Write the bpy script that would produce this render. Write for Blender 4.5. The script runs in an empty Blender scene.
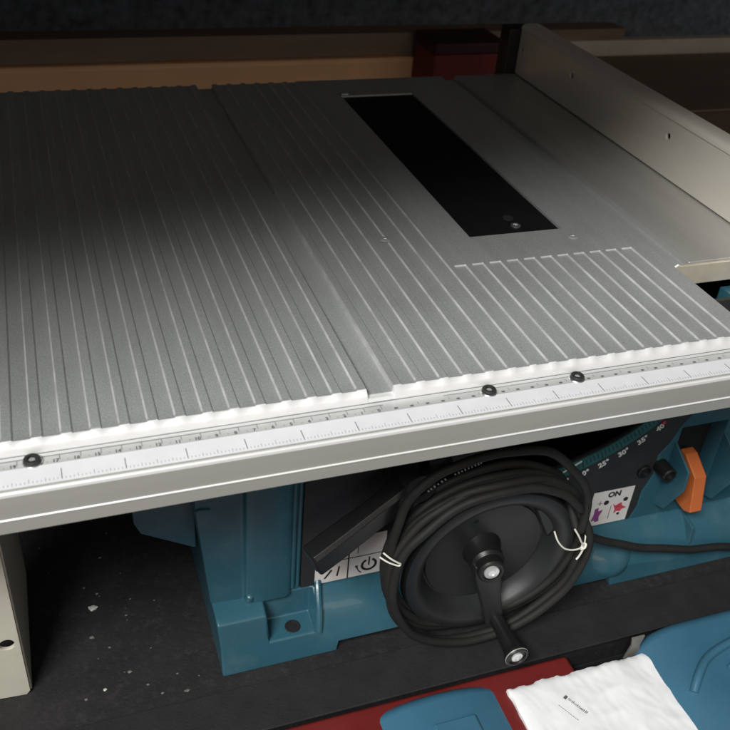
import bpy, bmesh, math, random
from mathutils import Vector, Matrix, noise
random.seed(7)
C = bpy.context.scene.collection
SC = bpy.context.scene
TOP = 0.31
PI = math.pi

# ------------------------------------------------------------------ materials
def mat(name, col, rough=0.5, metal=0.0, var=0.0, vscale=20, vstretch=(1,1,1), bump=0.0, bscale=200, bstretch=(1,1,1),
        spec=0.5, coat=0.0, grain=0.0, gscale=1500, dirt=None, dirt_scale=6, dirt_amt=0.0, rvar=0.0, emis=None):
    m = bpy.data.materials.new(name); m.use_nodes = True
    nt = m.node_tree; N = nt.nodes; L = nt.links
    b = N['Principled BSDF']
    b.inputs['Base Color'].default_value = (*col, 1)
    b.inputs['Roughness'].default_value = rough
    b.inputs['Metallic'].default_value = metal
    b.inputs['Specular IOR Level'].default_value = spec
    b.inputs['Coat Weight'].default_value = coat
    tc = N.new('ShaderNodeTexCoord')
    def nz(scale, stretch, detail=5):
        mp = N.new('ShaderNodeMapping'); mp.inputs['Scale'].default_value = stretch
        L.new(tc.outputs['Object'], mp.inputs['Vector'])
        n = N.new('ShaderNodeTexNoise'); n.inputs['Scale'].default_value = scale
        n.inputs['Detail'].default_value = detail; n.inputs['Roughness'].default_value = 0.6
        L.new(mp.outputs[0], n.inputs['Vector']); return n
    last = None
    if var:
        n = nz(vscale, vstretch)
        r = N.new('ShaderNodeMapRange'); r.inputs[1].default_value = .3; r.inputs[2].default_value = .7
        r.inputs[3].default_value = 1-var; r.inputs[4].default_value = 1+var
        L.new(n.outputs['Fac'], r.inputs[0])
        mx = N.new('ShaderNodeVectorMath'); mx.operation = 'SCALE'
        mx.inputs[0].default_value = col; L.new(r.outputs[0], mx.inputs['Scale'])
        last = mx.outputs[0]
    if dirt:
        n = nz(dirt_scale, (1,1,1), 8)
        r = N.new('ShaderNodeMapRange'); r.inputs[1].default_value = .52; r.inputs[2].default_value = .75
        r.inputs[3].default_value = 0; r.inputs[4].default_value = dirt_amt
        L.new(n.outputs['Fac'], r.inputs[0])
        mx = N.new('ShaderNodeMix'); mx.data_type = 'RGBA'
        L.new(r.outputs[0], mx.inputs[0])
        if last: L.new(last, mx.inputs[6])
        else: mx.inputs[6].default_value = (*col, 1)
        mx.inputs[7].default_value = (*dirt, 1)
        last = mx.outputs[2]
    if grain:
        n = nz(gscale, (1,1,1), 2)
        r = N.new('ShaderNodeMapRange'); r.inputs[1].default_value = .3; r.inputs[2].default_value = .7
        r.inputs[3].default_value = 1-grain; r.inputs[4].default_value = 1+grain
        L.new(n.outputs['Fac'], r.inputs[0])
        mx = N.new('ShaderNodeVectorMath'); mx.operation = 'SCALE'
        if last: L.new(last, mx.inputs[0])
        else: mx.inputs[0].default_value = col
        L.new(r.outputs[0], mx.inputs['Scale']); last = mx.outputs[0]
    if last: L.new(last, b.inputs['Base Color'])
    if rvar:
        n = nz(18, (1,1,1), 6)
        r = N.new('ShaderNodeMapRange'); r.inputs[1].default_value = .3; r.inputs[2].default_value = .7
        r.inputs[3].default_value = rough-rvar; r.inputs[4].default_value = rough+rvar
        L.new(n.outputs['Fac'], r.inputs[0]); L.new(r.outputs[0], b.inputs['Roughness'])
    if bump:
        n = nz(bscale, bstretch)
        bp = N.new('ShaderNodeBump'); bp.inputs['Strength'].default_value = bump; bp.inputs['Distance'].default_value = .001
        L.new(n.outputs['Fac'], bp.inputs['Height']); L.new(bp.outputs[0], b.inputs['Normal'])
    return m

M = {}
M['table'] = mat('cast_aluminium', (.44,.455,.45), .42, .30, grain=.13, gscale=800, var=.07, vscale=60, vstretch=(1,.12,1), bump=.5, bscale=1100,
                 dirt=(.25,.25,.23), dirt_scale=14, dirt_amt=.25, rvar=.06)
M['cut'] = mat('machined_aluminium', (.82,.82,.81), .40, .20)
M['edge'] = mat('lit_groove_wall', (.54,.54,.53), .45, .15, var=.22, vscale=60)  # paler tone for groove walls facing the key lamp, light put into the colour
M['pin'] = mat('dull_steel', (.52,.52,.50), .45, .4)
M['rail'] = mat('anodised_rail', (.58,.575,.535), .36, .55, var=.06, vscale=40, vstretch=(.05,1,1), bump=.08, bscale=600, bstretch=(.05,1,1), rvar=.05)
M['railbed'] = mat('rail_channel', (.72,.72,.71), .4, .4, var=.08, vscale=90, vstretch=(.2,1,1))
M['tape'] = mat('white_ruler_tape', (.80,.80,.83), .38, 0, var=.04, vscale=60)
M['ink'] = mat('black_ink', (.02,.02,.022), .5)
M['inkgrey'] = mat('grey_ink', (.12,.12,.13), .5)
M['inkred'] = mat('red_ink', (.55,.06,.10), .5, var=.2, vscale=300)
M['inkviolet'] = mat('violet_ink', (.22,.06,.22), .5, var=.2, vscale=300)
M['inkwhite'] = mat('white_ink', (.75,.76,.74), .5)
M['blue'] = mat('blue_plastic', (.028,.102,.140), .35, 0, var=.10, vscale=9, bump=.10, bscale=500, dirt=(.09,.16,.19), dirt_scale=26, dirt_amt=.45, grain=.06, gscale=900, rvar=.08, coat=.15)
M['teal'] = mat('dark_teal_plastic', (.03,.12,.125), .4, 0, var=.15, vscale=60)
M['caseblue'] = mat('case_blue_plastic', (.045,.145,.225), .42, 0, var=.08, vscale=15, bump=.15, bscale=500, rvar=.06)
M['black'] = mat('black_plastic', (.010,.010,.010), .40, 0, var=.2, vscale=30, bump=.1, bscale=400, rvar=.08)
M['wheel'] = mat('black_wheel_plastic', (.020,.021,.022), .44, 0, var=.15, vscale=20, bump=.05, bscale=300, rvar=.08)
M['plate'] = mat('charcoal_plate', (.028,.028,.030), .5, 0, var=.2, vscale=40, bump=.25, bscale=500)
M['cord'] = mat('rubber_cord', (.016,.0155,.015), .68, 0, spec=.35, var=.15, vscale=60, rvar=.08)
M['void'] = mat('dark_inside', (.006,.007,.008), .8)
M['insert'] = mat('black_insert', (.010,.010,.011), .55, 0, var=.2, vscale=30, spec=.25)
M['steel'] = mat('bright_steel', (.72,.72,.70), .28, .9, var=.1, vscale=300)
M['bolt'] = mat('black_oxide_bolt', (.03,.03,.032), .55, .2)
M['whitescrew'] = mat('zinc_screw', (.80,.82,.80), .3, .6)
M['deck'] = mat('charcoal_rubber_deck', (.0185,.0172,.0180), .72, 0, var=.25, vscale=30, bump=.6, bscale=350, dirt=(.05,.045,.043), dirt_scale=160, dirt_amt=.5, spec=.35)
M['mat2'] = mat('charcoal_mat_edge', (.021,.020,.021), .66, 0, var=.2, vscale=40, bump=.5, bscale=500, spec=.3)
M['red'] = mat('red_enamel', (.15,.013,.011), .5, 0, var=.15, vscale=20, rvar=.1, dirt=(.08,.02,.02), dirt_scale=14, dirt_amt=.5)
M['darkred'] = mat('dark_red_card', (.20,.025,.025), .6, 0, var=.2, vscale=20)
M['maroon'] = mat('maroon_card', (.05,.012,.014), .6, 0, var=.2)
M['orange'] = mat('orange_rack_paint', (.88,.50,.27), .5, 0, var=.12, vscale=12, vstretch=(.3,1,1), rvar=.1)
M['brown'] = mat('brown_board', (.22,.155,.11), .7, 0, var=.15, vscale=30, vstretch=(.2,1,1))
M['card'] = mat('brown_cardboard', (.12,.075,.05), .75, 0, var=.15, vscale=20)
M['wall'] = mat('dark_blue_grey_wall', (.15,.17,.20), .85, 0, var=.45, vscale=60, bump=.8, bscale=120)
M['cream'] = mat('cream_enamel', (.62,.60,.50), .4, 0, var=.06, vscale=20, dirt=(.35,.32,.24), dirt_scale=30, dirt_amt=.3)
M['paleboard'] = mat('pale_board', (.55,.50,.42), .6, 0, var=.1)
M['fence'] = mat('fence_aluminium', (.90,.84,.74), .36, .30, var=.06, vscale=25, vstretch=(1,.2,1), rvar=.05, bump=.05, bscale=400)
M['ext'] = mat('extension_aluminium', (.48,.475,.45), .36, .45, var=.08, vscale=50, vstretch=(1,.15,1), bump=.2, bscale=800)
M['gold'] = mat('extension_edge', (.72,.66,.54), .35, .4, var=.08, vscale=60)
M['sticker'] = mat('white_sticker', (.74,.72,.70), .4, 0, var=.06, vscale=40, dirt=(.5,.33,.25), dirt_scale=30, dirt_amt=.45)
M['switch'] = mat('orange_switch', (.55,.14,.035), .42, 0, var=.06, vscale=60, bump=.1, bscale=600)
M['white'] = mat('white_paper_wrap', (.95,.95,.96), .5, 0, var=.01, vscale=30, bump=.12, bscale=160)
M['tie'] = mat('white_twist_tie', (.80,.78,.70), .45)
M['film'] = mat('grey_translucent_film', (.16,.15,.13), .35)
M['crumb'] = mat('pale_crumb', (.55,.53,.50), .7, var=.3, vscale=400)
M['crumbdull'] = mat('dull_crumb', (.16,.15,.14), .8, var=.5, vscale=300)
M['shelf'] = mat('grey_shelf_board', (.20,.19,.18), .7)
M['shelfdark'] = mat('dark_shelf_board', (.03,.028,.026), .8)

# ------------------------------------------------------------------ object helpers
def wloc(o):
    v = Vector(o.location)
    while o.parent: o = o.parent; v += Vector(o.location)
    return v
def link_mesh(name, me, mats, parent=None, smooth=35, bevel=0, bseg=2, center=True):
    o = bpy.data.objects.new(name, me); C.objects.link(o)
    if not isinstance(mats, (list, tuple)): mats = [mats]
    for m in mats: me.materials.append(M[m] if isinstance(m, str) else m)
    c = Vector((0,0,0))
    if center and len(me.vertices):
        lo = [min(v.co[i] for v in me.vertices) for i in range(3)]; hi = [max(v.co[i] for v in me.vertices) for i in range(3)]
        c = Vector([(a+b)/2 for a, b in zip(lo, hi)]); me.transform(Matrix.Translation(-c))
    if parent:
        o.parent = parent; o.location = c - wloc(parent)
    else: o.location = c
    if smooth:
        for p in me.polygons: p.use_smooth = True
        me.set_sharp_from_angle(angle=math.radians(smooth))
    if bevel:
        bv = o.modifiers.new('bevel', 'BEVEL'); bv.width = bevel; bv.segments = bseg; bv.limit_method = 'ANGLE'
        bv.angle_limit = math.radians(30); bv.harden_normals = True
    return o
def build(name, bm, mats, parent=None, recalc=True, **k):
    if recalc: bmesh.ops.recalc_face_normals(bm, faces=bm.faces)
    me = bpy.data.meshes.new(name); bm.to_mesh(me); bm.free()
    return link_mesh(name, me, mats, parent, **k)
def thing(name, label, cat, loc=(0,0,0), group=None):
    o = bpy.data.objects.new(name, None); C.objects.link(o); o.location = loc; o.empty_display_size = .02
    return tag(o, label, cat, group)
def tag(o, label, cat, group=None):
    o['label'] = label; o['category'] = cat
    if group: o['group'] = group
    return o
def struct(o): o['kind'] = 'structure'; return o

def box(bm, x0, x1, y0, y1, z0, z1, mi=0, skew=None):
    vs = [bm.verts.new((x, y, z)) for z in (z0, z1) for y in (y0, y1) for x in (x0, x1)]
    for f in ((0,1,3,2),(4,6,7,5),(0,4,5,1),(2,3,7,6),(0,2,6,4),(1,5,7,3)):
        bm.faces.new([vs[i] for i in f]).material_index = mi
    return vs
def prism_x(bm, pts, x0, x1, mi=0):            # pts in (y, z)
    a = [bm.verts.new((x0, y, z)) for y, z in pts]; b = [bm.verts.new((x1, y, z)) for y, z in pts]
    n = len(pts)
    bm.faces.new(a).material_index = mi; bm.faces.new(b[::-1]).material_index = mi
    for i in range(n): bm.faces.new((a[i], a[(i+1)%n], b[(i+1)%n], b[i])).material_index = mi
def prism_y(bm, pts, y0, y1, mi=0):            # pts in (x, z)
    a = [bm.verts.new((x, y0, z)) for x, z in pts]; b = [bm.verts.new((x, y1, z)) for x, z in pts]
    n = len(pts)
    bm.faces.new(a).material_index = mi; bm.faces.new(b[::-1]).material_index = mi
    for i in range(n): bm.faces.new((a[i], a[(i+1)%n], b[(i+1)%n], b[i])).material_index = mi
def loft(bm, rings, cap=True, closed=True):
    R = [[bm.verts.new(p) for p in r] for r in rings]
    n = len(R[0])
    for a, b in zip(R, R[1:]):
        for i in range(n if closed else n-1):
            bm.faces.new((a[i], a[(i+1)%n], b[(i+1)%n], b[i]))
    if cap: bm.faces.new(R[0]); bm.faces.new(R[-1][::-1])
    return R
def catmull(pts, sub=8, closed=False):
    P = [Vector(p) for p in pts]; n = len(P); out = []
    rng = range(n) if closed else range(n-1)
    for i in rng:
        g = lambda j: P[j % n] if closed else P[max(0, min(n-1, j))]
        p0, p1, p2, p3 = g(i-1), g(i), g(i+1), g(i+2)
        for s in range(sub):
            t = s/sub
            out.append(.5*((2*p1)+(p2-p0)*t+(2*p0-5*p1+4*p2-p3)*t*t+(3*p1-p0-3*p2+p3)*t**3))
    if not closed: out.append(P[-1])
    return out
def tube(bm, pts, r, n=10, closed=False, mi=0):
    P = [Vector(p) for p in pts]; m = len(P)
    rr = r if isinstance(r, (list, tuple)) else [r]*m
    T = []
    for i in range(m):
        a = P[(i+1) % m] if (closed or i < m-1) else P[i]; b = P[i-1] if (closed or i > 0) else P[i]
        T.append((a-b).normalized())
    u = T[0].orthogonal().normalized(); rings = []
    for i in range(m):
        u = (u - T[i]*u.dot(T[i])).normalized(); w = T[i].cross(u)
        rings.append([bm.verts.new(P[i]+rr[i]*(math.cos(2*PI*k/n)*u+math.sin(2*PI*k/n)*w)) for k in range(n)])
    for i in range(m if closed else m-1):
        a, b = rings[i], rings[(i+1) % m]
        for k in range(n): bm.faces.new((a[k], a[(k+1)%n], b[(k+1)%n], b[k])).material_index = mi
    if not closed:
        bm.faces.new(rings[0][::-1]).material_index = mi; bm.faces.new(rings[-1]).material_index = mi
def lathe(bm, c, axis, prof, n=48, mi=0, cap=True):   # prof = [(radius, distance along axis)]
    ax = Vector(axis).normalized(); u = ax.orthogonal().normalized(); w = ax.cross(u); c = Vector(c)
    rings = []
    for r, d in prof:
        if r < 1e-6: rings.append([bm.verts.new(c+ax*d)])
        else: rings.append([bm.verts.new(c+ax*d+r*(math.cos(2*PI*k/n)*u+math.sin(2*PI*k/n)*w)) for k in range(n)])
    for a, b in zip(rings, rings[1:]):
        for k in range(n):
            if len(a) == 1: f = (a[0], b[(k+1)%n], b[k])
            elif len(b) == 1: f = (a[k], a[(k+1)%n], b[0])
            else: f = (a[k], a[(k+1)%n], b[(k+1)%n], b[k])
            bm.faces.new(f).material_index = mi
    if cap:
        for r_, rev in ((rings[0], True), (rings[-1], False)):
            if len(r_) > 1: bm.faces.new(r_[::-1] if rev else r_).material_index = mi
def curve_mesh(cu):
    o = bpy.data.objects.new('tmp', cu); C.objects.link(o)
    bpy.context.view_layer.update()
    dg = bpy.context.evaluated_depsgraph_get()
    me = bpy.data.meshes.new_from_object(o.evaluated_get(dg))
    bpy.data.objects.remove(o); bpy.data.curves.remove(cu)
    return me
def poly2d(outlines, half, bevel=0):            # 2D filled outline with holes, extruded by +-half
    cu = bpy.data.curves.new('tmp', 'CURVE'); cu.dimensions = '2D'; cu.fill_mode = 'BOTH'
    cu.extrude = half; cu.bevel_depth = bevel; cu.bevel_resolution = 1; cu.offset = -bevel
    for ol in outlines:
        s = cu.splines.new('POLY'); s.points.add(len(ol)-1)
        for p, q in zip(s.points, ol): p.co = (q[0], q[1], 0, 1)
        s.use_cyclic_u = True
    return curve_mesh(cu)
XZ = lambda y: Matrix(((1,0,0,0),(0,0,-1,y),(0,1,0,0),(0,0,0,1)))     # (x, y)2D -> x, z in world, facing -y
def YZ(x): return Matrix(((0,0,-1,x),(-1,0,0,0),(0,1,0,0),(0,0,0,1)))   # facing -x; 2D x = -y
def text_mesh(s, size, align='CENTER', bold=0.0, thick=.0001):
    cu = bpy.data.curves.new('tmp', 'FONT'); cu.body = s; cu.size = size; cu.align_x = align; cu.align_y = 'CENTER'
    cu.offset = bold; cu.extrude = thick; cu.resolution_u = 3
    return curve_mesh(cu)
def add_me(bm, me, mtx, mi=0):
    me.transform(mtx); k = len(bm.faces); bm.from_mesh(me); bm.faces.ensure_lookup_table()
    for f in bm.faces[k:]: f.material_index = mi
    bpy.data.meshes.remove(me)
def circle(cx, cy, r, n=24, a0=0, a1=2*PI, end=False):
    m = n if not end else n-1
    return [(cx+r*math.cos(a0+(a1-a0)*i/m), cy+r*math.sin(a0+(a1-a0)*i/m)) for i in range(n)]
def screw(name, c, axis, r, h, m, parent, hexr=.5, slot='hex'):
    bm = bmesh.new()
    ax = Vector(axis).normalized()
    lathe(bm, c, ax, [(r*.96,0),(r,h*.15),(r,h*.8),(r*.85,h),(r*hexr,h),(r*hexr*.9,h*.45),(0,h*.45)], 24)
    return build(name, bm, m, parent, recalc=True)

# ================================================================== SETTING
bm = bmesh.new(); box(bm, -1.1, 1.3, -.006, 1.02, -.03, 0)
deck = struct(build('shelf_deck', bm, 'deck', bevel=.002))
bm = bmesh.new(); box(bm, -1.1, .60, -.010, .032, .0, .0022)
deck_lip = struct(build('shelf_deck_edging', bm, 'mat2', bevel=.0008))
bm = bmesh.new(); box(bm, -1.6, 2.2, 1.02, 1.06, -.6, 1.4)
struct(build('back_wall', bm, 'wall'))
bm = bmesh.new(); box(bm, -1.6, 1.6, -2.6, -.0, -.62, -.6)
struct(build('floor', bm, 'shelf'))
# rear orange beam and the board that lies on it
bm = bmesh.new(); prism_x(bm, [(.85,.13),(.85,.2405),(.853,.2455),(.88,.2455),(.88,.13)], -.9, .62)
tag(build('shelf_beam', bm, 'orange', bevel=.0015), 'orange brown painted shelf beam running behind the saw table', 'shelf beam')
bm = bmesh.new(); box(bm, -.9, .72, .86, .90, .2465, .279)
tag(build('board', bm, 'brown', bevel=.001), 'dull brown board lying along the top of the orange beam', 'board')
# dark red box and pale strip behind the far end of the fence
t = thing('box', 'dark red box standing in the shade behind the saw table', 'box', (.41,.80,0))
bm = bmesh.new(); box(bm, .352, .462, .77, .845, .0, .272); build('carton', bm, 'darkred', t, bevel=.002)
bm = bmesh.new(); box(bm, .3515, .4625, .7695, .8455, .2722, .288); build('lid', bm, 'maroon', t, bevel=.002)
bm = bmesh.new(); box(bm, .477, .515, .835, .848, .10, .262)
tag(build('batten', bm, 'paleboard', bevel=.001), 'short pale upright batten between the red box and the fence', 'batten')
# brown carton to the right behind the fence
t = thing('carton', 'dark brown cardboard carton behind the silver rip fence', 'carton', (.75,.72,0))
bm = bmesh.new(); box(bm, .56, 1.05, .62, .845, .02, .235); build('carton_body', bm, 'card', t, bevel=.003)
bm = bmesh.new(); prism_x(bm, [(.60,.2365),(.845,.2365),(.845,.241),(.60,.239)], .56, 1.05); build('flap', bm, 'brown', t)
bm = bmesh.new(); box(bm, .60, 1.2, .855, .875, .13, .262)
tag(build('plank', bm, 'paleboard', bevel=.002), 'tan plank against the back wall right of the fence', 'plank')
# overhead shelf (out of the frame, casts the shade on the rear of the table)
bm = bmesh.new(); box(bm, -1.3, 1.4, .0, 1.3, 0, .03)
ov = struct(build('upper_shelf', bm, 'shelfdark', center=False)); ov.location = (0, -.068, .66); ov.rotation_euler = (0,0,math.radians(13))

# front red beam below the deck, black post
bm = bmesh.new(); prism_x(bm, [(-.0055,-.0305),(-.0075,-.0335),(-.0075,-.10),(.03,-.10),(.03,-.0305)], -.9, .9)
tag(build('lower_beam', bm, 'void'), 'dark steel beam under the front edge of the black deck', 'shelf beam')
t = thing('tool_case', 'red tool case half hidden between the white package and the black deck', 'tool case', (.05,-.05,-.25))
bm = bmesh.new(); box(bm, -.20, .186, -.115, -.0085, -.25, -.0035); build('case_body', bm, 'red', t, bevel=.004, bseg=3)

# ================================================================== CREAM UPRIGHT (left)
t = thing('upright', 'cream painted steel upright with a punched hole beside the saw', 'upright', (-.275,.09,0))
bm = bmesh.new()
me = poly2d([[(-.30,.004),(-.2505,.0),(-.2475,.004),(-.2475,.30),(-.30,.30)], circle(-.2565,.062,.0055,18)], .0012, .0004)
add_me(bm, me, XZ(.0745)); build('front_flange', bm, 'cream', t)
bm = bmesh.new(); box(bm, -.2487, -.2463, .0762, .20, .001, .30); build('side_flange', bm, 'cream', t, bevel=.0008)
bm = bmesh.new(); box(bm, -.30, -.249, .14, .142, .001, .30); build('web', bm, 'void', t)

# ================================================================== TABLE SAW
saw = thing('table_saw', 'blue portable table saw with grooved aluminium top and black handwheel', 'table saw', (.10,.28,0))

# ---- table top as a relief: x and y breakpoints, height at each
GD = .0011
grooves = []                                   # (x_left, x_right, y_end)
for k in range(0, 20):
    xr = -.0248 - .0155*k
    if xr-.0092 > -.335: grooves.append((xr-.0085, xr, .567))
for k in range(6): grooves.append((.014+.0157*k-.0088, .014+.0157*k, .567))
for k in range(11): grooves.append((.1065+.0147*k-.0082, .1065+.0147*k, .1325))
W = .0010
xs = set([-.335, .2705, .40])
def addx(*a):
    for v in a: xs.add(round(v, 5))
for a, b, _ in grooves: addx(a-W, a, b, b+W)
addx(-.0185, -.0180, -.0015, -.0010)
addx(.1295, .1300, .2125, .2130)
xs = sorted(x for x in xs if x <= .2705)
ys = [0, .0025, .012, .1325, .1332, .1745, .175, .513, .5135, .565, .567]
def hgt(x, y):
    h = 0
    e = 1e-6
    for a, b, ye in grooves:
        if a-e <= x <= b+e and y <= ye+e: h = -GD
    if -.0181 <= x <= -.0014: h = -.0048
    if .1299 <= x <= .2126 and .1749 <= y <= .5131: h = -.016
    return h
bm = bmesh.new()
grid = [[bm.verts.new((x, y, TOP+hgt(x, y)*(.6 if y == 0 and hgt(x, y) > -.003 else 1))) for x in xs] for y in ys]
for j in range(len(ys)-1):
    for i in range(len(xs)-1):
        q4 = (grid[j][i], grid[j][i+1], grid[j+1][i+1], grid[j+1][i])
        dz_ = max(v.co.z for v in q4)-min(v.co.z for v in q4)
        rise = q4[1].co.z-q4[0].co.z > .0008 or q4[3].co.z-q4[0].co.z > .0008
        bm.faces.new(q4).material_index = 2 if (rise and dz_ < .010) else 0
# rounded machined front lip, following the relief
prev = grid[0]
jit = [noise.noise(Vector((x*25, 3.1, 0))) for x in xs]
for dy, dz in ((-.0006,-.0003),(-.0023,-.0014),(-.0036,-.0032),(-.0042,-.0055),(-.0042,-.0078)):
    row = []
    for i, x in enumerate(xs):
        h = hgt(x, 0); slot = h < -.004
        z = TOP + dz + (h*.55*max(0, 1+dz/.0078) if not slot else 0)
        if slot: z = TOP-.0050-(.0025 if dz < -.005 else 0)
        row.append(bm.verts.new((x, dy+.00015*jit[i], z)))
    for i in range(len(xs)-1):
        bm.faces.new((row[i], row[i+1], prev[i+1], prev[i])).material_index = 1
    prev = row
# skirt under
low = [bm.verts.new((x, -.0042, TOP-.022)) for x in xs]
for i in range(len(xs)-1): bm.faces.new((low[i], low[i+1], prev[i+1], prev[i]))
bk = [bm.verts.new((x, .567, TOP-.022)) for x in xs]
for i in range(len(xs)-1): bm.faces.new((grid[-1][i], grid[-1][i+1], bk[i+1], bk[i]))
# right skirt of the main table
e0, e1 = grid[0][-1], grid[-1][-1]
rs = [g[-1] for g in grid]; rl = [bm.verts.new((.2705, y, TOP-.010)) for y in ys]
for j in range(len(ys)-1): bm.faces.new((rs[j], rl[j], rl[j+1], rs[j+1]))
ls = [g[0] for g in grid]; ll = [bm.verts.new((-.335, y, TOP-.022)) for y in ys]
for j in range(len(ys)-1): bm.faces.new((ls[j], ls[j+1], ll[j+1], ll[j]))
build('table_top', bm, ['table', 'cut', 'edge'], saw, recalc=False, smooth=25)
table = C.objects['table_top']

# underside plate with hole for housing (keeps light out from above)
bm = bmesh.new(); box(bm, -.33, .266, .004, .125, TOP-.0225, TOP-.0185); box(bm, -.33, .12, .125, .56, TOP-.0225, TOP-.0185); box(bm, .222, .266, .125, .56, TOP-.0225, TOP-.0185)
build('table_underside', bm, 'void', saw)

# insert
ins = None
bm = bmesh.new(); box(bm, .1303, .2122, .1753, .5127, TOP-.0060, TOP-.0012)
ins = build('throat_insert', bm, 'insert', saw, bevel=.0006)
screw('screw', (.178,.1885,TOP-.0014), (0,0,1), .0042, .0012, 'steel', ins)
bm = bmesh.new(); lathe(bm, (.178,.203,TOP-.00125), (0,0,1), [(.0,.0003),(.0032,.0003),(.0046,.0007),(.0046,0)], 20); build('finger_hole', bm, 'plate', ins)
bm = bmesh.new(); box(bm, .1300, .1385, .5137, .5185, TOP+.0004, TOP+.0022); build('clip', bm, 'steel', saw, bevel=.0006)
for p in ((.0602,.1828), (.215,.1588)):
    bm = bmesh.new(); lathe(bm, (*p, TOP+.0001), (0,0,1), [(.0044,0),(.0040,.0003),(.002,.0004),(.0018,.0001),(0,.0001)], 20)
    build('levelling_screw', bm, 'pin', saw)

# right mitre slot floor + extension table
bm = bmesh.new(); box(bm, .2707, .2872, .101, .566, TOP-.010, TOP-.0045); build('mitre_slot', bm, 'table', saw)
bm = bmesh.new(); box(bm, .2872, .4500, .1003, .567, TOP-.0175, TOP+.0002)
ext = build('extension_table', bm, 'ext', saw, bevel=.0010, bseg=2)
bm = bmesh.new(); box(bm, .2712, .4498, .0970, .1000, TOP-.0190, TOP-.0008)
build('front_edging', bm, 'gold', ext, bevel=.0008)
bm = bmesh.new(); tube(bm, [(.2722,.098,TOP-.002),(.2745,.0975,TOP+.0002),(.277,.098,TOP-.0015)], .0011, 8); build('edge_clip', bm, 'cut', ext)

# front rail
RX0, RX1 = -.345, .465
bm = bmesh.new()
prof = [(-.0048,.3020),(-.0140,.3018),(-.0143,.3022),(-.0300,.3022),(-.0303,.3012),(-.0318,.3012),(-.0322,.3030),(-.0335,.3033),(-.0345,.3026),(-.0348,.3010),
        (-.0348,.2862),(-.0354,.2857),(-.0354,.2852),(-.0348,.2847),(-.0348,.2762),(-.0340,.2755),(-.0048,.2755)]
n0 = len(prof)
a = [bm.verts.new((RX0, y, z)) for y, z in prof]; b = [bm.verts.new((RX1, y, z)) for y, z in prof]
bm.faces.new(a); bm.faces.new(b[::-1])
for i in range(n0):
    f = bm.faces.new((a[i], a[(i+1)%n0], b[(i+1)%n0], b[i]))
    f.material_index = 1 if i == 0 else (2 if i in (5,6,7,8,10,11) else 0)
rail = build('front_rail', bm, ['rail', 'railbed', 'cut'], saw, smooth=20)
bm = bmesh.new(); box(bm, RX0, RX1, -.0298, -.0150, .3022, .3026)
tape = build('ruler_tape', bm, 'tape', rail)
# ruler marks on the tape (fine ticks, long tick every 33 mm) and numbers/dots in the channel
bm = bmesh.new(); zt = .30262
for k in range(-9, 14):
    x = .0012 + .0330*k
    if RX0 < x < RX1: box(bm, x-.00022, x+.00022, -.0285, -.0198, zt, zt+.00006)
    for q in range(1, 16):
        xx = x+.0330*q/16
        L_ = .0035 if q == 8 else (.0026 if q % 4 == 0 else .0016)
        if xx < RX1: box(bm, xx-.00010, xx+.00010, -.0285, -.0285+L_, zt, zt+.00006)
build('tape_markings', bm, 'inkgrey', tape)
bm = bmesh.new(); zt = .30208
box(bm, RX0, -.010, -.0079, -.0075, zt, zt+.00006)
for k in range(0, 21):
    x = -.0139 - .0109*k
    if x < RX0+.01: break
    box(bm, x+.0022-.00012, x+.0022+.00012, -.0118, -.0079, zt, zt+.00006)
    me = text_mesh(str(k), .0036, bold=.00008, thick=.00003); add_me(bm, me, Matrix.Translation((x, -.0124, zt)))
    box(bm, x-.0048, x-.0040, -.0126, -.0124, zt, zt+.00006)
for k in range(0, 46):
    x = -.003+.0103*k
    box(bm, x-.0012, x+.0010, -.0131, -.0118, zt, zt+.00006)
    if k % 2: box(bm, x+.0045, x+.0047, -.0118, -.0095, zt, zt+.00006)
box(bm, .03, .41, -.0079, -.0076, zt, zt+.00006)
build('channel_scale', bm, 'inkgrey', rail)
for x in (-.2109, .0595, .1227):
    bb = None
    bm = bmesh.new(); lathe(bm, (x, -.0112, .3021), (0,0,1), [(.0052,0),(.0054,.0004),(.0050,.0009)], 24)
    w = build('washer', bm, 'steel', rail)
    bm = bmesh.new(); lathe(bm, (x, -.0112, .3030), (0,0,1), [(.0044,0),(.0045,.0004),(.0045,.0016),(.0041,.0022),(.0024,.0022),(.0022,.0008),(0,.0008)], 24)
    bo = build('rail_bolt', bm, 'bolt', rail)
    bm = bmesh.new(); lathe(bm, (x, -.0112, .30385), (0,0,1), [(.0020,0),(.0018,.0004),(0,.0004)], 6); build('socket', bm, 'pin', bo)

# ---- housing
ZC = .292
def sec(x, kind):
    if kind == 'A': p = [(.046,0),(.0530,.027),(.0588,.048),(.066,.0515)]
    elif kind == 'P': p = [(.046,0),(.0524,.0232),(.0750,.0240),(.0768,.0515)]
    elif kind == 'B': p = [(.046,0),(.0508,.0215),(.0650,.043),(.0765,.0515)]
    elif kind == 'G': p = [(.047,.010),(.0508,.0215),(.0650,.043),(.0765,.0515)]
    p = p + [(.30,.0515),(.30,.0 if kind != 'G' else .010)]
    return [(x, y, z) for y, z in p]
bm = bmesh.new()
R_ = [sec(-.1000,'A'), sec(-.0625,'A'), sec(-.0618,'P'), sec(-.0222,'P'), sec(-.0185,'B'), sec(-.0055,'B'), sec(-.0035,'G'), sec(.2600,'G'), sec(.2615,'B'), sec(.47,'B')]
R_[0] = [(-.1015, y, z) if z < .03 else (-.1028, y, z) for _, y, z in R_[0]]
loft(bm, R_)
base = build('base', bm, 'blue', saw, bevel=.0042, bseg=4)
bm = bmesh.new(); lathe(bm, (-.0395,.0625,.0237), (0,0,1), [(.0066,0),(.0062,.0006),(.0048,.0006),(.0045,.0001),(0,.0001)], 24)
build('bolt_hole', bm, 'void', base)
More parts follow.
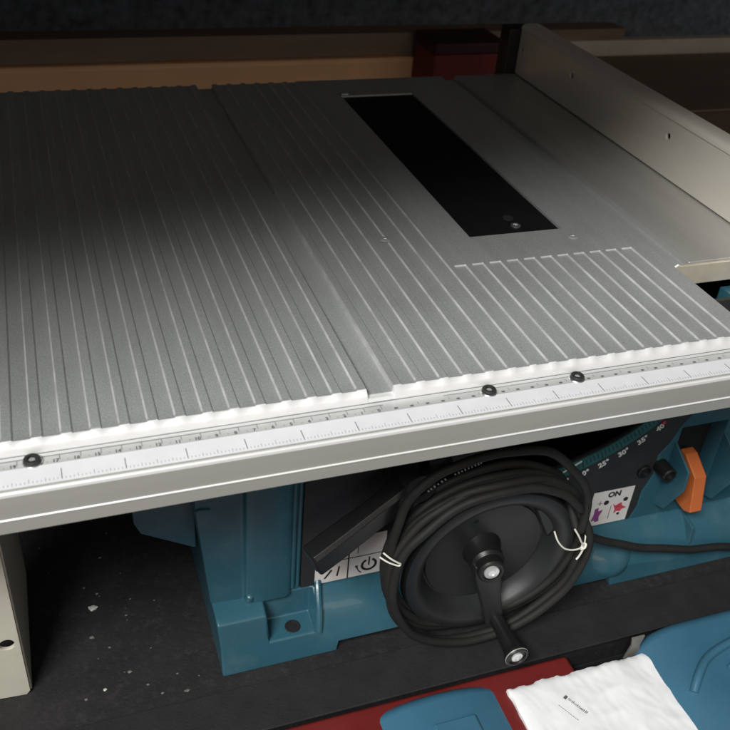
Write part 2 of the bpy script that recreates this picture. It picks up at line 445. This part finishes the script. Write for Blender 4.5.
# curved rib right of pocket
bm = bmesh.new(); tube(bm, catmull([(-.0195,.0525,.0225),(-.0180,.0595,.0385),(-.0165,.070,.0500),(-.015,.0775,.056)], 5), .0030, 10); build('rib', bm, 'blue', base)

# left wall, with its rounded column
def plan(xl, z):
    p = [(xl,.30),(xl,.0800),(-.0775,.0790),(-.0745,.0735),(-.0700,.0715),(-.0440,.0715),(-.0395,.0735),(-.0370,.0790),(-.0335,.0770),(-.0300,.0770),(-.0300,.30)]
    return [(x, y, z) for x, y in p]
bm = bmesh.new()
loft(bm, [plan(-.1035,.050), plan(-.1130,.157), plan(-.1135,.20), plan(-.1140, .289)])
lw = build('side_housing', bm, 'blue', saw, bevel=.0018, bseg=3)
bm = bmesh.new(); tube(bm, [(-.0732,.0760,.056),(-.0738,.0755,.285)], [.0030,.0026], 12); tube(bm, [(-.0372,.0765,.056),(-.0372,.0760,.285)], .0022, 12)
tube(bm, [(-.0325,.0775,.056),(-.0325,.0770,.285)], .0016, 10)
lathe(bm, (-.0728,.0752,.0540), (0,-.3,1), [(0,-.003),(.0035,-.001),(.0042,.002),(.003,.006),(0,.008)], 16)
build('moulded_rib', bm, 'blue', lw)
bm = bmesh.new(); prism_y(bm, [(-.112,.098),(-.1515,.123),(-.1560,.135),(-.157,.287),(-.110,.287),(-.110,.098)], .100, .29)
build('skirt', bm, 'blue', lw, bevel=.002)
bm = bmesh.new(); tube(bm, catmull([(-.113,.0795,.156),(-.1085,.0785,.1575),(-.102,.0787,.1560)], 4), .0011, 8); build('parting_line', bm, 'blue', lw)

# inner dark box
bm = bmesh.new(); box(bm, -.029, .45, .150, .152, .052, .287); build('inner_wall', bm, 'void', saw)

# front plate with curved slot
PC = (.145,.335)
sl = circle(*PC, .207, 30, math.radians(-90-14), math.radians(-90+44), True) + circle(*PC, .158, 30, math.radians(-90+44), math.radians(-90-14), True)
outl = [(-.0298,.0518),(.287,.0518),(.292,.066),(.292,.085),(.299,.105),(.297,.127),(.306,.140),(.312,.158),(.322,.172),(.322,.286),(-.0298,.286)]
me = poly2d([outl, sl], .0016, .0004)
bm = bmesh.new(); add_me(bm, me, XZ(.0785)); plate = build('front_plate', bm, 'plate', saw)
# tilt scale band
bm = bmesh.new()
me = poly2d([circle(*PC, .2072, 40, math.radians(-90-12), math.radians(-90+42), True) + circle(*PC, .2185, 40, math.radians(-90+42), math.radians(-90-12), True)], .0007, .0003)
add_me(bm, me, XZ(.0760)); sb = build('tilt_scale', bm, 'teal', plate)
bm = bmesh.new()
for d in range(-8, 43):
    an = math.radians(-90+d); r0 = .2085; r1 = .2175 if d % 5 == 0 else .2150
    for s in (0,):
        dx, dy = math.cos(an), math.sin(an); tx, ty = -dy*.00042, dx*.00042
        pts = [(PC[0]+dx*r0+tx, PC[1]+dy*r0+ty), (PC[0]+dx*r1+tx, PC[1]+dy*r1+ty), (PC[0]+dx*r1-tx, PC[1]+dy*r1-ty), (PC[0]+dx*r0-tx, PC[1]+dy*r0-ty)]
        prism_y(bm, pts, .0749, .0752)
build('tick_marks', bm, 'ink', sb)
bm = bmesh.new()
for d in (0, 5, 10, 15, 20, 25, 30, 35, 40):
    an = math.radians(-90+d); r = .2265
    me = text_mesh(str(d)+'°', .0078, bold=.0003, thick=.0001)
    add_me(bm, me, Matrix.Translation((PC[0]+r*math.cos(an), .0763, PC[1]+r*math.sin(an))) @ Matrix.Rotation(-math.radians(d), 4, 'Y') @ Matrix.Rotation(PI/2, 4, 'X'))
build('scale_numbers', bm, 'inkwhite', plate)
bm = bmesh.new(); lathe(bm, (.2905,.0768,.1665), (0,-1,0), [(.0020,0),(.0018,.002),(0,.0022)], 12); build('pointer', bm, 'inkred', plate)
bm = bmesh.new(); prism_y(bm, [(.1985,.1300),(.2150,.1395),(.2150,.1405),(.1985,.1312)], .0735, .0745); build('highlight_strip', bm, 'inkwhite', sb)

# right wall of the housing with switch recess
bm = bmesh.new()
rec = [(.3150,.062),(.3640,.062),(.3640,.155),(.3150,.155)]
me = poly2d([[(.2885,.0515),(.470,.0515),(.470,.286),(.3225,.286),(.3225,.172),(.3125,.158),(.3065,.140),(.2975,.127),(.2995,.105),(.2925,.085),(.2925,.066)], rec], .009, .0012)
add_me(bm, me, XZ(.0865)); rw = build('switch_housing', bm, 'blue', saw)
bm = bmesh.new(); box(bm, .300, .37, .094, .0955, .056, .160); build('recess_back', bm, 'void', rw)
for x, y0 in ((.3125,.0775),(.3655,.0775)):
    bm = bmesh.new(); prism_x(bm, [(.0775,.141),(.0500,.1262),(.0485,.106),(.064,.070),(.0775,.064)], x-.0012, x+.0012)
    build('guard_rib', bm, 'blue', rw, bevel=.001)
bm = bmesh.new(); prism_x(bm, [(.088,.1185),(.0802,.1182),(.0606,.1058),(.0520,.0705),(.0600,.066),(.088,.068)], .3325, .3455)
build('switch_paddle', bm, 'switch', rw, bevel=.0010)
bm = bmesh.new(); lathe(bm, (.3030,.0780,.1150), (0,-1,0), [(.0072,0),(.0070,.0168),(.0060,.0178),(.0052,.0178),(.0050,.0140),(0,.0140)], 28)
build('screw_boss', bm, 'black', rw)
bm = bmesh.new(); lathe(bm, (.2870,.0772,.1110), (0,-1,0), [(.0070,0),(.0068,.0030),(.0060,.0036),(.0052,.0036),(.0050,.0015),(0,.0015)], 24); build('screw_boss', bm, 'black', rw)
bm = bmesh.new(); prism_x(bm, [(.0775,.052),(.0540,.046),(.0520,.026),(.0775,.020)], .345, .348); build('rib', bm, 'blue', rw, bevel=.0008)
bm = bmesh.new(); lathe(bm, (.262,.066,.034), (.0,-.5,.6), [(.030,-.012),(.029,-.003),(.024,.003),(.014,.006),(0,.007)], 40); build('moulded_dome', bm, 'blue', base)

# stickers
yl = .0762
me = poly2d([[(-.0180,.0528),(.0425,.0528),(.0425,.1000),(-.0180,.1000)]], .0001)
bm = bmesh.new(); add_me(bm, me, XZ(yl)); st = build('lock_sticker', bm, 'sticker', plate)
bm = bmesh.new(); y0, y1 = yl-.00030, yl-.00015
box(bm, .0100,.0112, y0,y1, .0528,.0900); box(bm, -.0180,.0425, y0,y1, .0760,.0768)
ring = [circle(.0290,.0645,.0072,26, math.radians(115), math.radians(425), True) + circle(.0290,.0645,.0050,26, math.radians(425), math.radians(115), True)]
me = poly2d(ring, .0001); add_me(bm, me, XZ(yl-.0003))
prism_y(bm, [(.0283,.0635),(.0297,.0635),(.0297,.0735),(.0283,.0735)], y0, y1)
me = poly2d([circle(.0290,.0645,.0108,12, math.radians(185), math.radians(232), True) + circle(.0290,.0645,.0098,12, math.radians(232), math.radians(185), True)], .0001); add_me(bm, me, XZ(yl-.0003))
prism_y(bm, [(.0165,.0655),(.0195,.0655),(.0180,.0620)], y0, y1)
prism_y(bm, [(.0180,.0800),(.0186,.0800),(.0186,.0960),(.0180,.0960)], y0, y1)
prism_y(bm, [(-.0105,.0575),(-.0085,.0575),(-.0030,.0660),(-.0045,.0672)], y0, y1)
prism_y(bm, [(.0005,.0580),(.0020,.0580),(.0035,.0690),(.0020,.0695)], y0, y1)
build('pictogram', bm, 'ink', st)
me = poly2d([[(.2400,.0528),(.2828,.0528),(.2828,.0948),(.2400,.0948)]], .0001)
bm = bmesh.new(); add_me(bm, me, XZ(yl)); st = build('switch_sticker', bm, 'sticker', plate)
bm = bmesh.new(); me = text_mesh('ON', .0085, bold=.00035); add_me(bm, me, Matrix.Translation((.2625,yl-.00025,.0890)) @ Matrix.Rotation(PI/2,4,'X'))
for cx, cz, r in ((.2560,.0800,.0027),(.2765,.0800,.0025),(.2725,.0628,.0016)):
    me = poly2d([circle(cx,cz,r,16)], .0001); add_me(bm, me, XZ(yl-.00025))
box(bm, .2490,.2496, yl-.0003,yl-.00015, .0780,.0835); box(bm, .2470,.2516, yl-.0003,yl-.00015, .0800,.0806)
box(bm, .2622,.2627, yl-.0003,yl-.00015, .0580,.0750)
build('sticker_lettering', bm, 'ink', st)
bm = bmesh.new()
me = poly2d([[(.2445,.0590),(.2475,.0600),(.2490,.0575),(.2530,.0580),(.2520,.0640),(.2545,.0720),(.2500,.0705),(.2490,.0755),(.2455,.0740),(.2460,.0680)]], .0001); add_me(bm, me, XZ(yl-.00025))
build('violet_figure', bm, 'inkviolet', st)
bm = bmesh.new()
me = poly2d([[(.2640,.0770),(.2670,.0740),(.2730,.0770),(.2745,.0725),(.2800,.0690),(.2750,.0680),(.2740,.0655),(.2700,.0665),(.2675,.0640),(.2675,.0690)]], .0001); add_me(bm, me, XZ(yl-.00025))
build('red_figure', bm, 'inkred', st)

# ---- hand wheel
HC = Vector((.118,.0,.0865)); 
bm = bmesh.new()
lathe(bm, (HC.x,.050,HC.z), (0,-1,0), [(0,.003),(.012,.0032),(.030,.0030),(.0500,.0038),(.0520,.0040),(.0530,.0024),(.0545,.0024),(.0560,.0060),(.0600,.0150),(.0640,.0190),(.0690,.0205),
      (.0750,.0190),(.0772,.0150),(.0765,.0080),(.0720,-.002),(.0400,-.006),(0,-.006)], 96)
wheel = build('handwheel', bm, 'wheel', saw)
bm = bmesh.new(); lathe(bm, (HC.x-.012,.0469,HC.z+.036), (0,-1,0), [(.0026,0),(.0024,.0003),(0,.0003)], 16); build('pin_hole', bm, 'void', wheel)
bm = bmesh.new()
prism_y(bm, [(HC.x+.044,HC.z+.028),(HC.x+.052,HC.z+.012),(HC.x+.0565,HC.z+.018),(HC.x+.0585,HC.z+.034),(HC.x+.040,HC.z+.050),(HC.x+.036,HC.z+.045)], .036, .0445)
build('rim_spoke', bm, 'wheel', wheel, bevel=.002)
# hub and crank
H1 = Vector((.1115,.018,.0915))
bm = bmesh.new(); lathe(bm, (.1155,.047,.0895), H1-Vector((.1155,.047,.0895)), [(.0175,0),(.0168,.002),(.0148,.006),(.0142,.018),(.0118,.0205),(.0112,.0280),(.0098,.0292),(.0080,.0292),(.0078,.0280),(0,.0280)], 40)
hub = build('hub', bm, 'black', wheel)
bm = bmesh.new(); lathe(bm, H1+Vector((0,.0014,0)), (-.13,-1,.05), [(.0064,0),(.0062,.0014),(.0032,.0020),(.0026,.0010),(0,.0010)], 24)
build('hub_screw', bm, 'whitescrew', hub)
bm = bmesh.new()
def crank_ring(c, w, h):
    return [(c[0]-w, c[1]-h, c[2]), (c[0]-w*.5, c[1]-h*1.35, c[2]), (c[0]+w*.5, c[1]-h*1.35, c[2]), (c[0]+w, c[1]-h, c[2]), (c[0]+w, c[1]+h, c[2]), (c[0]-w, c[1]+h, c[2])]
loft(bm, [crank_ring((.1120,.0285,.094),.0125,.0040), crank_ring((.1135,.0280,.080),.0120,.0042), crank_ring((.118,.0260,.058),.0095,.0042), crank_ring((.1225,.0245,.040),.0085,.0040), crank_ring((.1260,.0240,.026),.0088,.0038), crank_ring((.1270,.0240,.0195),.0065,.0034)])
arm = build('crank_arm', bm, 'wheel', wheel, bevel=.0012)
G0 = Vector((.1270,.0230,.0285)); G1 = Vector((.1263,-.0200,.0285))
bm = bmesh.new(); lathe(bm, G0, G1-G0, [(.0072,0),(.0064,.004),(.0066,.015),(.0078,.032),(.0090,.0385),(.0100,.0400),(.0102,.0425),(.0094,.0440),(.0080,.0440),(.0076,.0425),(0,.0425)], 36)
grip = build('crank_grip', bm, 'black', arm)
bm = bmesh.new(); lathe(bm, G1+Vector((0,.0004,0)), (0,-1,0), [(.0050,0),(.0048,.0013),(.0030,.0018),(.0020,.0010),(0,.0010)], 24)
build('grip_screw', bm, 'whitescrew', arm)
bm = bmesh.new(); tube(bm, [Vector((G1.x,G1.y+.0005,G1.z))+.0096*Vector((math.cos(a),0,math.sin(a))) for a in [2*PI*k/32 for k in range(32)]], .0007, 8, True)
build('grip_ring', bm, 'rail', arm)

# ---- lock lever
bm = bmesh.new()
A = Vector((.0450,.0480,.1740)); B = Vector((-.0395,.0225,.1425))
d = (B-A).normalized(); upv = Vector((0,0,1)); up = (upv-d*upv.dot(d)).normalized(); fr = d.cross(up)
if fr.y > 0: fr = -fr
def lring(c, h, w):
    pts = []
    for a, b in ((-1,-.7),(-.7,-1),(.7,-1),(1,-.7),(1,.7),(.7,1),(-.7,1),(-1,.7)):
        pts.append(tuple(c+up*h*a+fr*w*b))
    return pts
L0 = (B-A).length
loft(bm, [lring(A+d*(-.012), .0085,.008), lring(A, .0140,.0105), lring(A+d*.018, .0125,.0095), lring(A+d*.035, .0115,.0085), lring(A+d*(L0-.02), .0118,.0095), lring(A+d*(L0-.001), .0118,.0093), lring(B, .0104,.0082)])
lever = build('lock_lever', bm, 'black', saw, bevel=.0012)
bm = bmesh.new(); r0 = lring(B+d*.0002, .0088,.0060); r1 = lring(B+d*.0008, .0084,.0056); loft(bm, [r0, r1]); build('end_cap', bm, 'wheel', lever)
bm = bmesh.new(); lathe(bm, (.0470,.070,.1770), (0,-1,.1), [(.016,0),(.0155,.02),(.0145,.028),(.012,.034),(.0055,.0345),(.005,.0330),(0,.0330)], 32)
build('lever_boss', bm, 'black', lever)
bm = bmesh.new(); tube(bm, catmull([(.004,.066,.2080),(.020,.060,.1995),(.036,.055,.1960),(.050,.050,.2000)], 6), .0011, 8); build('spring_wire', bm, 'rail', lever)
bm = bmesh.new(); lathe(bm, (.085,.070,.2050), (0,-1,.0), [(.020,0),(.019,.020),(.014,.028),(0,.029)], 32); box(bm, .058,.080,.050,.075,.190,.215)
build('motor_bracket', bm, 'black', saw)

# ---- power cord
pts = []
def loop(cx, cz, r, y, lean, a0, a1, n=18, ex=1.0, jit=.0):
    for i in range(n):
        a = a0+(a1-a0)*i/n
        yield (cx+ex*r*math.cos(a), y+lean*math.sin(a)+jit*math.sin(3*a), cz+r*math.sin(a)+jit*math.cos(2*a+1))
cord = [(.60,.034,-.0),(.50,.038,.0110),(.4200,.040,.0190),(.3665,.040,.0283),(.3236,.040,.0386),(.2757,.040,.0542),(.2290,.040,.0743),(.2020,.040,.0960)]
loops = [(.1120,.0965,.0835,.037,.000),(.1130,.0985,.0850,.030,-.003),(.1115,.0955,.0780,.042,.002),(.1105,.0975,.0845,.0235,.003),(.1130,.0990,.0810,.0290,-.004),(.1120,.0960,.0840,.0180,.002),(.1125,.0985,.0835,.0440,.002)]
for i, (cx, cz, r, y, le) in enumerate(loops):
    cord += list(loop(cx, cz, r, y, le, .25-2*PI*0 , .25-2*PI, 18, 1.02, (.0010,.0024,.0006,.0018,.0026,.0014,.001)[i]))
cord += [(.1860,.022,.1180),(.1885,.020,.1350),(.1830,.020,.1620),(.1660,.020,.1860),(.1430,.020,.2080),(.1130,.021,.2165),(.0830,.022,.2160),(.0560,.024,.2040),(.0370,.026,.1870),(.0280,.028,.1620),(.0250,.028,.1350),(.0270,.030,.105),(.0370,.032,.070),(.055,.036,.045)]
cp = catmull(cord, 7)
cp = [p+Vector((noise.noise(p*28+Vector((k*.004,0,0))), .8*noise.noise(p*30+Vector((5,k*.004,0))), noise.noise(p*28+Vector((0,9,k*.004)))))*.0022 for k, p in enumerate(cp)]
bm = bmesh.new(); tube(bm, cp, .0036, 12)
cd = build('power_cord', bm, 'cord', saw, recalc=False, smooth=60)
# plug end of the cord and its printed sheath
bm = bmesh.new()
pr = catmull([(.0430,.0205,.1965),(.0560,.0195,.2070),(.0700,.0185,.2140),(.0830,.018,.2188)], 12)
for i in range(2, len(pr)-2, 2):
    if i in (14,16): continue
    p = pr[i]; q = (pr[i+1]-p).normalized(); nn = Vector((0,-1,.15)); s = q.cross(nn).normalized()
    c0 = p+Vector((0,-.0006,-.0035)); h = random.uniform(.0007,.0013)
    vs = [bm.verts.new(c0+q*a*.0006+s*b*h+nn*.0003*k) for k in (0,1) for a, b in ((-1,-1),(1,-1),(1,1),(-1,1))]
    for f in ((0,1,2,3),(4,7,6,5),(0,4,5,1),(1,5,6,2),(2,6,7,3),(3,7,4,0)): bm.faces.new([vs[j] for j in f])
build('printed_marks', bm, 'inkgrey', cd)

# ================================================================== TWIST TIES on the coil
bm = bmesh.new()
tube(bm, catmull([(.1600,.0170,.1265),(.1625,.0128,.1190),(.1690,.0112,.1110),(.1770,.0112,.1068),(.1850,.0120,.1055),(.1895,.0150,.1050)], 6), .0007, 8)
tube(bm, catmull([(.1755,.0125,.1290),(.1795,.0110,.1225),(.1830,.0108,.1160),(.1880,.0118,.1075),(.1895,.0130,.1020),(.1875,.0128,.0955),(.1850,.0122,.0925)], 6), .0008, 8)
tube(bm, catmull([(.1870,.0125,.1035),(.1890,.0110,.1060),(.1905,.0125,.1085),(.1885,.0140,.1080),(.1875,.0120,.1050)], 6), .0009, 8)
tube(bm, catmull([(.1895,.0130,.1060),(.1925,.018,.1120),(.1950,.028,.1240),(.1975,.040,.1390)], 6), .0006, 8)
tag(build('twist_tie', bm, 'tie'), 'white twist tie knotted on the right side of the coiled cord', 'twist tie')
bm = bmesh.new()
tube(bm, catmull([(.0150,.0200,.1390),(.0200,.0165,.1350),(.0260,.0155,.1300),(.0285,.0160,.1275),(.0270,.0165,.1255),(.0190,.0178,.1300),(.0130,.0210,.1340)], 6), .0007, 8)
tag(build('twist_tie', bm, 'tie'), 'white twist tie round the left side of the coiled cord near the sticker', 'twist tie')

# ================================================================== RIP FENCE
fe = thing('rip_fence', 'tall silver aluminium rip fence standing on the right of the saw table', 'rip fence', (.38,.28,TOP))
FX = .367
def yz(y, z): return (-y, z)
holes = [circle(-y, z, r, 18) for y, z, r in ((.442,.3470,.0030),(.262,.3475,.0032),(.5578,.3410,.0028),(.09,.3475,.0032))]
me = poly2d([[(-.566,TOP+.0022),(-.565,TOP+.0015),(.0-.02,TOP+.0015),(-.02,.3630),(-.566,.3630)]]+holes, .0010, .0003)
bm = bmesh.new(); add_me(bm, me, YZ(FX+.0012)); build('face_plate', bm, 'fence', fe)
bm = bmesh.new()
n = [(.3660,.3633),(.3664,.3655),(.3680,.3676),(.3705,.3688),(.3745,.3692),(.3860,.3692),(.3895,.3680),(.3905,.3655),(.3905,TOP+.002),(.3890,TOP+.002),(.3890,.3633)]
a = [bm.verts.new((x,.02,z)) for x, z in n]; b = [bm.verts.new((x,.566,z)) for x, z in n]
bm.faces.new(a); bm.faces.new(b[::-1])
for i in range(len(n)): bm.faces.new((a[i], a[(i+1)%len(n)], b[(i+1)%len(n)], b[i]))
build('top_cap', bm, 'fence', fe, smooth=40)
bm = bmesh.new(); box(bm, .3715, .3885, .021, .565, TOP+.002, .3630); build('core', bm, 'void', fe)
bm = bmesh.new(); box(bm, .352, .3915, .5672, .590, TOP-.012, .3630); build('rear_clamp', bm, 'black', fe, bevel=.002)
bm = bmesh.new(); box(bm, .345, .425, -.052, .0185, .3035, .356); build('front_clamp', bm, 'black', fe, bevel=.005)

# ================================================================== THINGS IN FRONT, LOW
def rounded_case(name, label, x0, x1, y0, y1, z0, z1, rx, mats='caseblue'):
    t = thing(name, label, 'tool case', ((x0+x1)/2, (y0+y1)/2, z0))
    bm = bmesh.new()
    n = 10; pr = []
    for i in range(n+1):
        a = PI/2*i/n; pr.append((x0+rx*(1-math.sin(PI/2-a)), z1-rx*.55*(1-math.sin(a))))
    # vertical rounded top in x-z
    left = [(x0+rx*(1-math.cos(PI/2*i/n)), z1-rx*.6+rx*.6*math.sin(PI/2*i/n)) for i in range(n+1)]
    right = [(x1-rx*(1-math.cos(PI/2*i/n)), z1-rx*.6+rx*.6*math.sin(PI/2*i/n)) for i in range(n, -1, -1)]
    prism_y(bm, [(x0,z0)]+left+right+[(x1,z0)], y0, y1)
    build('shell', bm, mats, t, bevel=.012, bseg=5)
    return t
cs = rounded_case('tool_case', 'blue plastic tool case rising left of the white package', -.030, .146, -.22, -.0135, -.26, .0050, .085)
bm = bmesh.new(); prism_y(bm, [(.040,-.001),(.046,.0068),(.080,.0068),(.086,-.001)], -.15, -.045); build('moulded_panel', bm, 'caseblue', cs, bevel=.0012)
cs = rounded_case('tool_case', 'larger blue plastic tool case with hinge ridge right of the white package', .245, .52, -.25, -.0135, -.26, .016, .045)
bm = bmesh.new(); tube(bm, catmull([(.262,-.080,.0105),(.272,-.070,.0175),(.290,-.058,.0185),(.320,-.050,.0185),(.36,-.046,.0185),(.42,-.045,.0185)], 6), .0036, 12); build('hinge_ridge', bm, 'caseblue', cs)
bm = bmesh.new(); box(bm, .300, .50, -.20, -.068, .0135, .0195); build('lid_panel', bm, 'caseblue', cs, bevel=.003)
# white package
pk = thing('package', 'crumpled white paper package with small black lettering in the foreground', 'package', (.19,-.08,-.26))
bm = bmesh.new()
NX, NY = 90, 70
x0, x1, y0, y1 = .1185, .2575, -.150, -.0285
top = []
for j in range(NY+1):
    row = []
    for i in range(NX+1):
        u, v = i/NX, j/NY
        x = x0+(x1-x0)*u; y = y0+(y1-y0)*v
        e = min(u, 1-u)*(x1-x0); e2 = min(v, 1-v)*(y1-y0); ed = min(e, e2)
        z = -.0022*math.exp(-ed/.003) + .0012*noise.noise(Vector((x*30, y*30, 1))) - .0016*abs(noise.noise(Vector((x*30+y*14, y*44-x*24, 4)))) - .0006*abs(noise.noise(Vector((x*110, y*70+x*60, 9))))+.0025
        if j == NY: y += .0022*noise.noise(Vector((x*90, 7, 0)))+.0008*noise.noise(Vector((x*300, 2, 0)))
        if i == 0: x += .002*noise.noise(Vector((y*90, 9, 0)))
        x += .010*(1-v)*(.3+.5*u)*.4 
        row.append(bm.verts.new((x, y, z)))
    top.append(row)
for j in range(NY):
    for i in range(NX): bm.faces.new((top[j][i], top[j][i+1], top[j+1][i+1], top[j+1][i]))
rim = [top[0][i] for i in range(NX)] + [top[j][NX] for j in range(NY)] + [top[NY][i] for i in range(NX, 0, -1)] + [top[j][0] for j in range(NY, 0, -1)]
top = [[tuple(v.co) for v in row] for row in top]
prev = rim
for k, dz in enumerate((-.004,-.012,-.03,-.10,-.26)):
    cur = []
    for v in rim:
        c = Vector((.19,-.09,0)); o = (Vector((v.co.x, v.co.y, 0))-c).normalized()
        off = .0020*noise.noise(Vector((v.co.x*60, v.co.y*60, dz*200)))+.0008*min(k,2)
        cur.append(bm.verts.new((v.co.x+o.x*off, v.co.y+o.y*off, v.co.z+dz)))
    m = len(rim)
    for i in range(m): bm.faces.new((prev[i], cur[i], cur[(i+1)%m], prev[(i+1)%m]))
    prev = cur
build('wrapper', bm, 'white', pk, recalc=True, smooth=50)
bm = bmesh.new()
dd = Vector((.47,-.88,0)).normalized(); pp = Vector((.88,.47,0))
def surf(x, y):
    best = min((v for row in top for v in row), key=lambda v: (v[0]-x)**2+(v[1]-y)**2); return best[2]
def mark(s0, s1, p0, p1):
    o = Vector((.1600,-.0490,0)); ps = [o+dd*a+pp*b for a, b in ((s0,p0),(s1,p0),(s1,p1),(s0,p1))]
    z = max(surf(p.x, p.y) for p in ps)+.0003
    vs = [bm.verts.new((p.x, p.y, z)) for p in ps]; bm.faces.new(vs)
mark(0,.0024,-.0022,.0016)
rr = random.Random(3); q = .0036
while q < .021:
    wd = rr.uniform(.0003,.0007); h = rr.uniform(.0008,.0018); mark(q, q+wd, -.0008, h)
    if rr.random() < .5: mark(q, q+.0012, h-.0004, h)
    q += wd+rr.uniform(.0004,.0009)
q = .001
while q < .019:
    wd = rr.uniform(.0008,.0020); mark(q, q+wd, -.0108, -.0103); q += wd+.0005
lett = build('lettering', bm, 'inkgrey', pk, smooth=0)
# grey film tail by the package
bm = bmesh.new()
loft(bm, [[(.236,-.0245,-.01),(.250,-.0245,-.01),(.250,-.0215,-.01),(.236,-.0215,-.01)], [(.239,-.0242,.008),(.248,-.0242,.008),(.248,-.0218,.008),(.239,-.0218,.008)], [(.237,-.0238,.018),(.250,-.0240,.018),(.250,-.0222,.018),(.237,-.0220,.018)]])
tag(build('film_scrap', bm, 'film', bevel=.0006), 'grey plastic film scrap sticking up behind the white package', 'plastic film')

# ================================================================== CRUMBS
crumbs = [(-.1942,.1445,.0034),(-.1893,.1604,.0014),(-.1978,.1139,.0020),(-.1827,.2022,.0012),(-.1927,.0604,.0016),(-.2076,.0553,.0014),(-.172,.0719,.0016),(-.1313,.0418,.0018),(-.160,.0560,.0012),(-.185,.1000,.0011),(-.168,.1300,.0010),(-.150,.0450,.0012),(-.1995,.170,.0010),(-.136,.0600,.0011)]
for _ in range(18): crumbs.append((random.uniform(-.24,-.115), random.uniform(.036,.26), random.choice((.0004,.0005,.0006,.0008))))
for i, (x, y, r) in enumerate(crumbs):
    bm = bmesh.new(); bmesh.ops.create_icosphere(bm, subdivisions=1, radius=r)
    for v in bm.verts: v.co = Vector((v.co.x*random.uniform(.8,1.6), v.co.y*random.uniform(.6,1.1), v.co.z*random.uniform(.3,.6)))
    bmesh.ops.translate(bm, verts=bm.verts, vec=(x, y, r*.35))
    o = build('crumb', bm, 'crumb' if i in (0,4) else 'crumbdull', smooth=0)
    if i == 0: tag(o, 'largest pale crumb lying on the black deck left of the saw', 'crumb', 'crumbs on the deck')
    else: tag(o, 'tiny pale crumb of debris scattered on the black deck left of the saw', 'crumb', 'tiny crumbs on the deck')

# ================================================================== LIGHT
w = bpy.data.worlds.new('World'); SC.world = w; w.use_nodes = True
w.node_tree.nodes['Background'].inputs[0].default_value = (1.0, .97, .94, 1); w.node_tree.nodes['Background'].inputs[1].default_value = .11
def area(name, loc, target, sx, sy, power, col):
    l = bpy.data.lights.new(name, 'AREA'); l.shape = 'RECTANGLE'; l.size = sx; l.size_y = sy; l.energy = power; l.color = col
    o = bpy.data.objects.new(name, l); C.objects.link(o); o.location = loc
    o.rotation_euler = (Vector(target)-Vector(loc)).to_track_quat('-Z', 'Y').to_euler(); return o
area('ceiling_lamp', (-1.15,-1.12,1.97), (0,.1,.31), 1.1, .40, 71, (1.0,1.0,.98))
area('front_fill', (.2,-4.2,2.3), (.2,.4,.25), 3.0, .7, 21, (1.0,.91,.80))  # added fill from the front to brighten the rear beam, no actual fixture

# ================================================================== CAMERA
c = Vector((365,365)); V1 = Vector((3162,-19)); V2 = Vector((-20,-300))
f = math.sqrt(-(V1-c).dot(V2-c))
X = Vector((V1.x-c.x, V1.y-c.y, f)).normalized(); Y = Vector((V2.x-c.x, V2.y-c.y, f)).normalized(); Z = X.cross(Y)
if Z.y > 0: Z = -Z
right = Vector((X.x, Y.x, Z.x)); down = Vector((X.y, Y.y, Z.y)); fwd = Vector((X.z, Y.z, Z.z))
cam = bpy.data.cameras.new('camera'); co = bpy.data.objects.new('camera', cam); C.objects.link(co)
rows = [(right[i], -down[i], -fwd[i]) for i in range(3)]
loc = (-.18458, -.409066, .633639)
co.matrix_world = Matrix([(*rows[i], loc[i]) for i in range(3)]+[(0,0,0,1)])
cam.sensor_width = 36; cam.lens = f/730*36; cam.clip_start = .01; cam.clip_end = 50
cam.dof.use_dof = True; cam.dof.focus_distance = .66; cam.dof.aperture_fstop = 15
SC.camera = co
SC.view_settings.view_transform = 'Standard'; SC.view_settings.look = 'None'; SC.view_settings.exposure = 0; SC.view_settings.gamma = 1
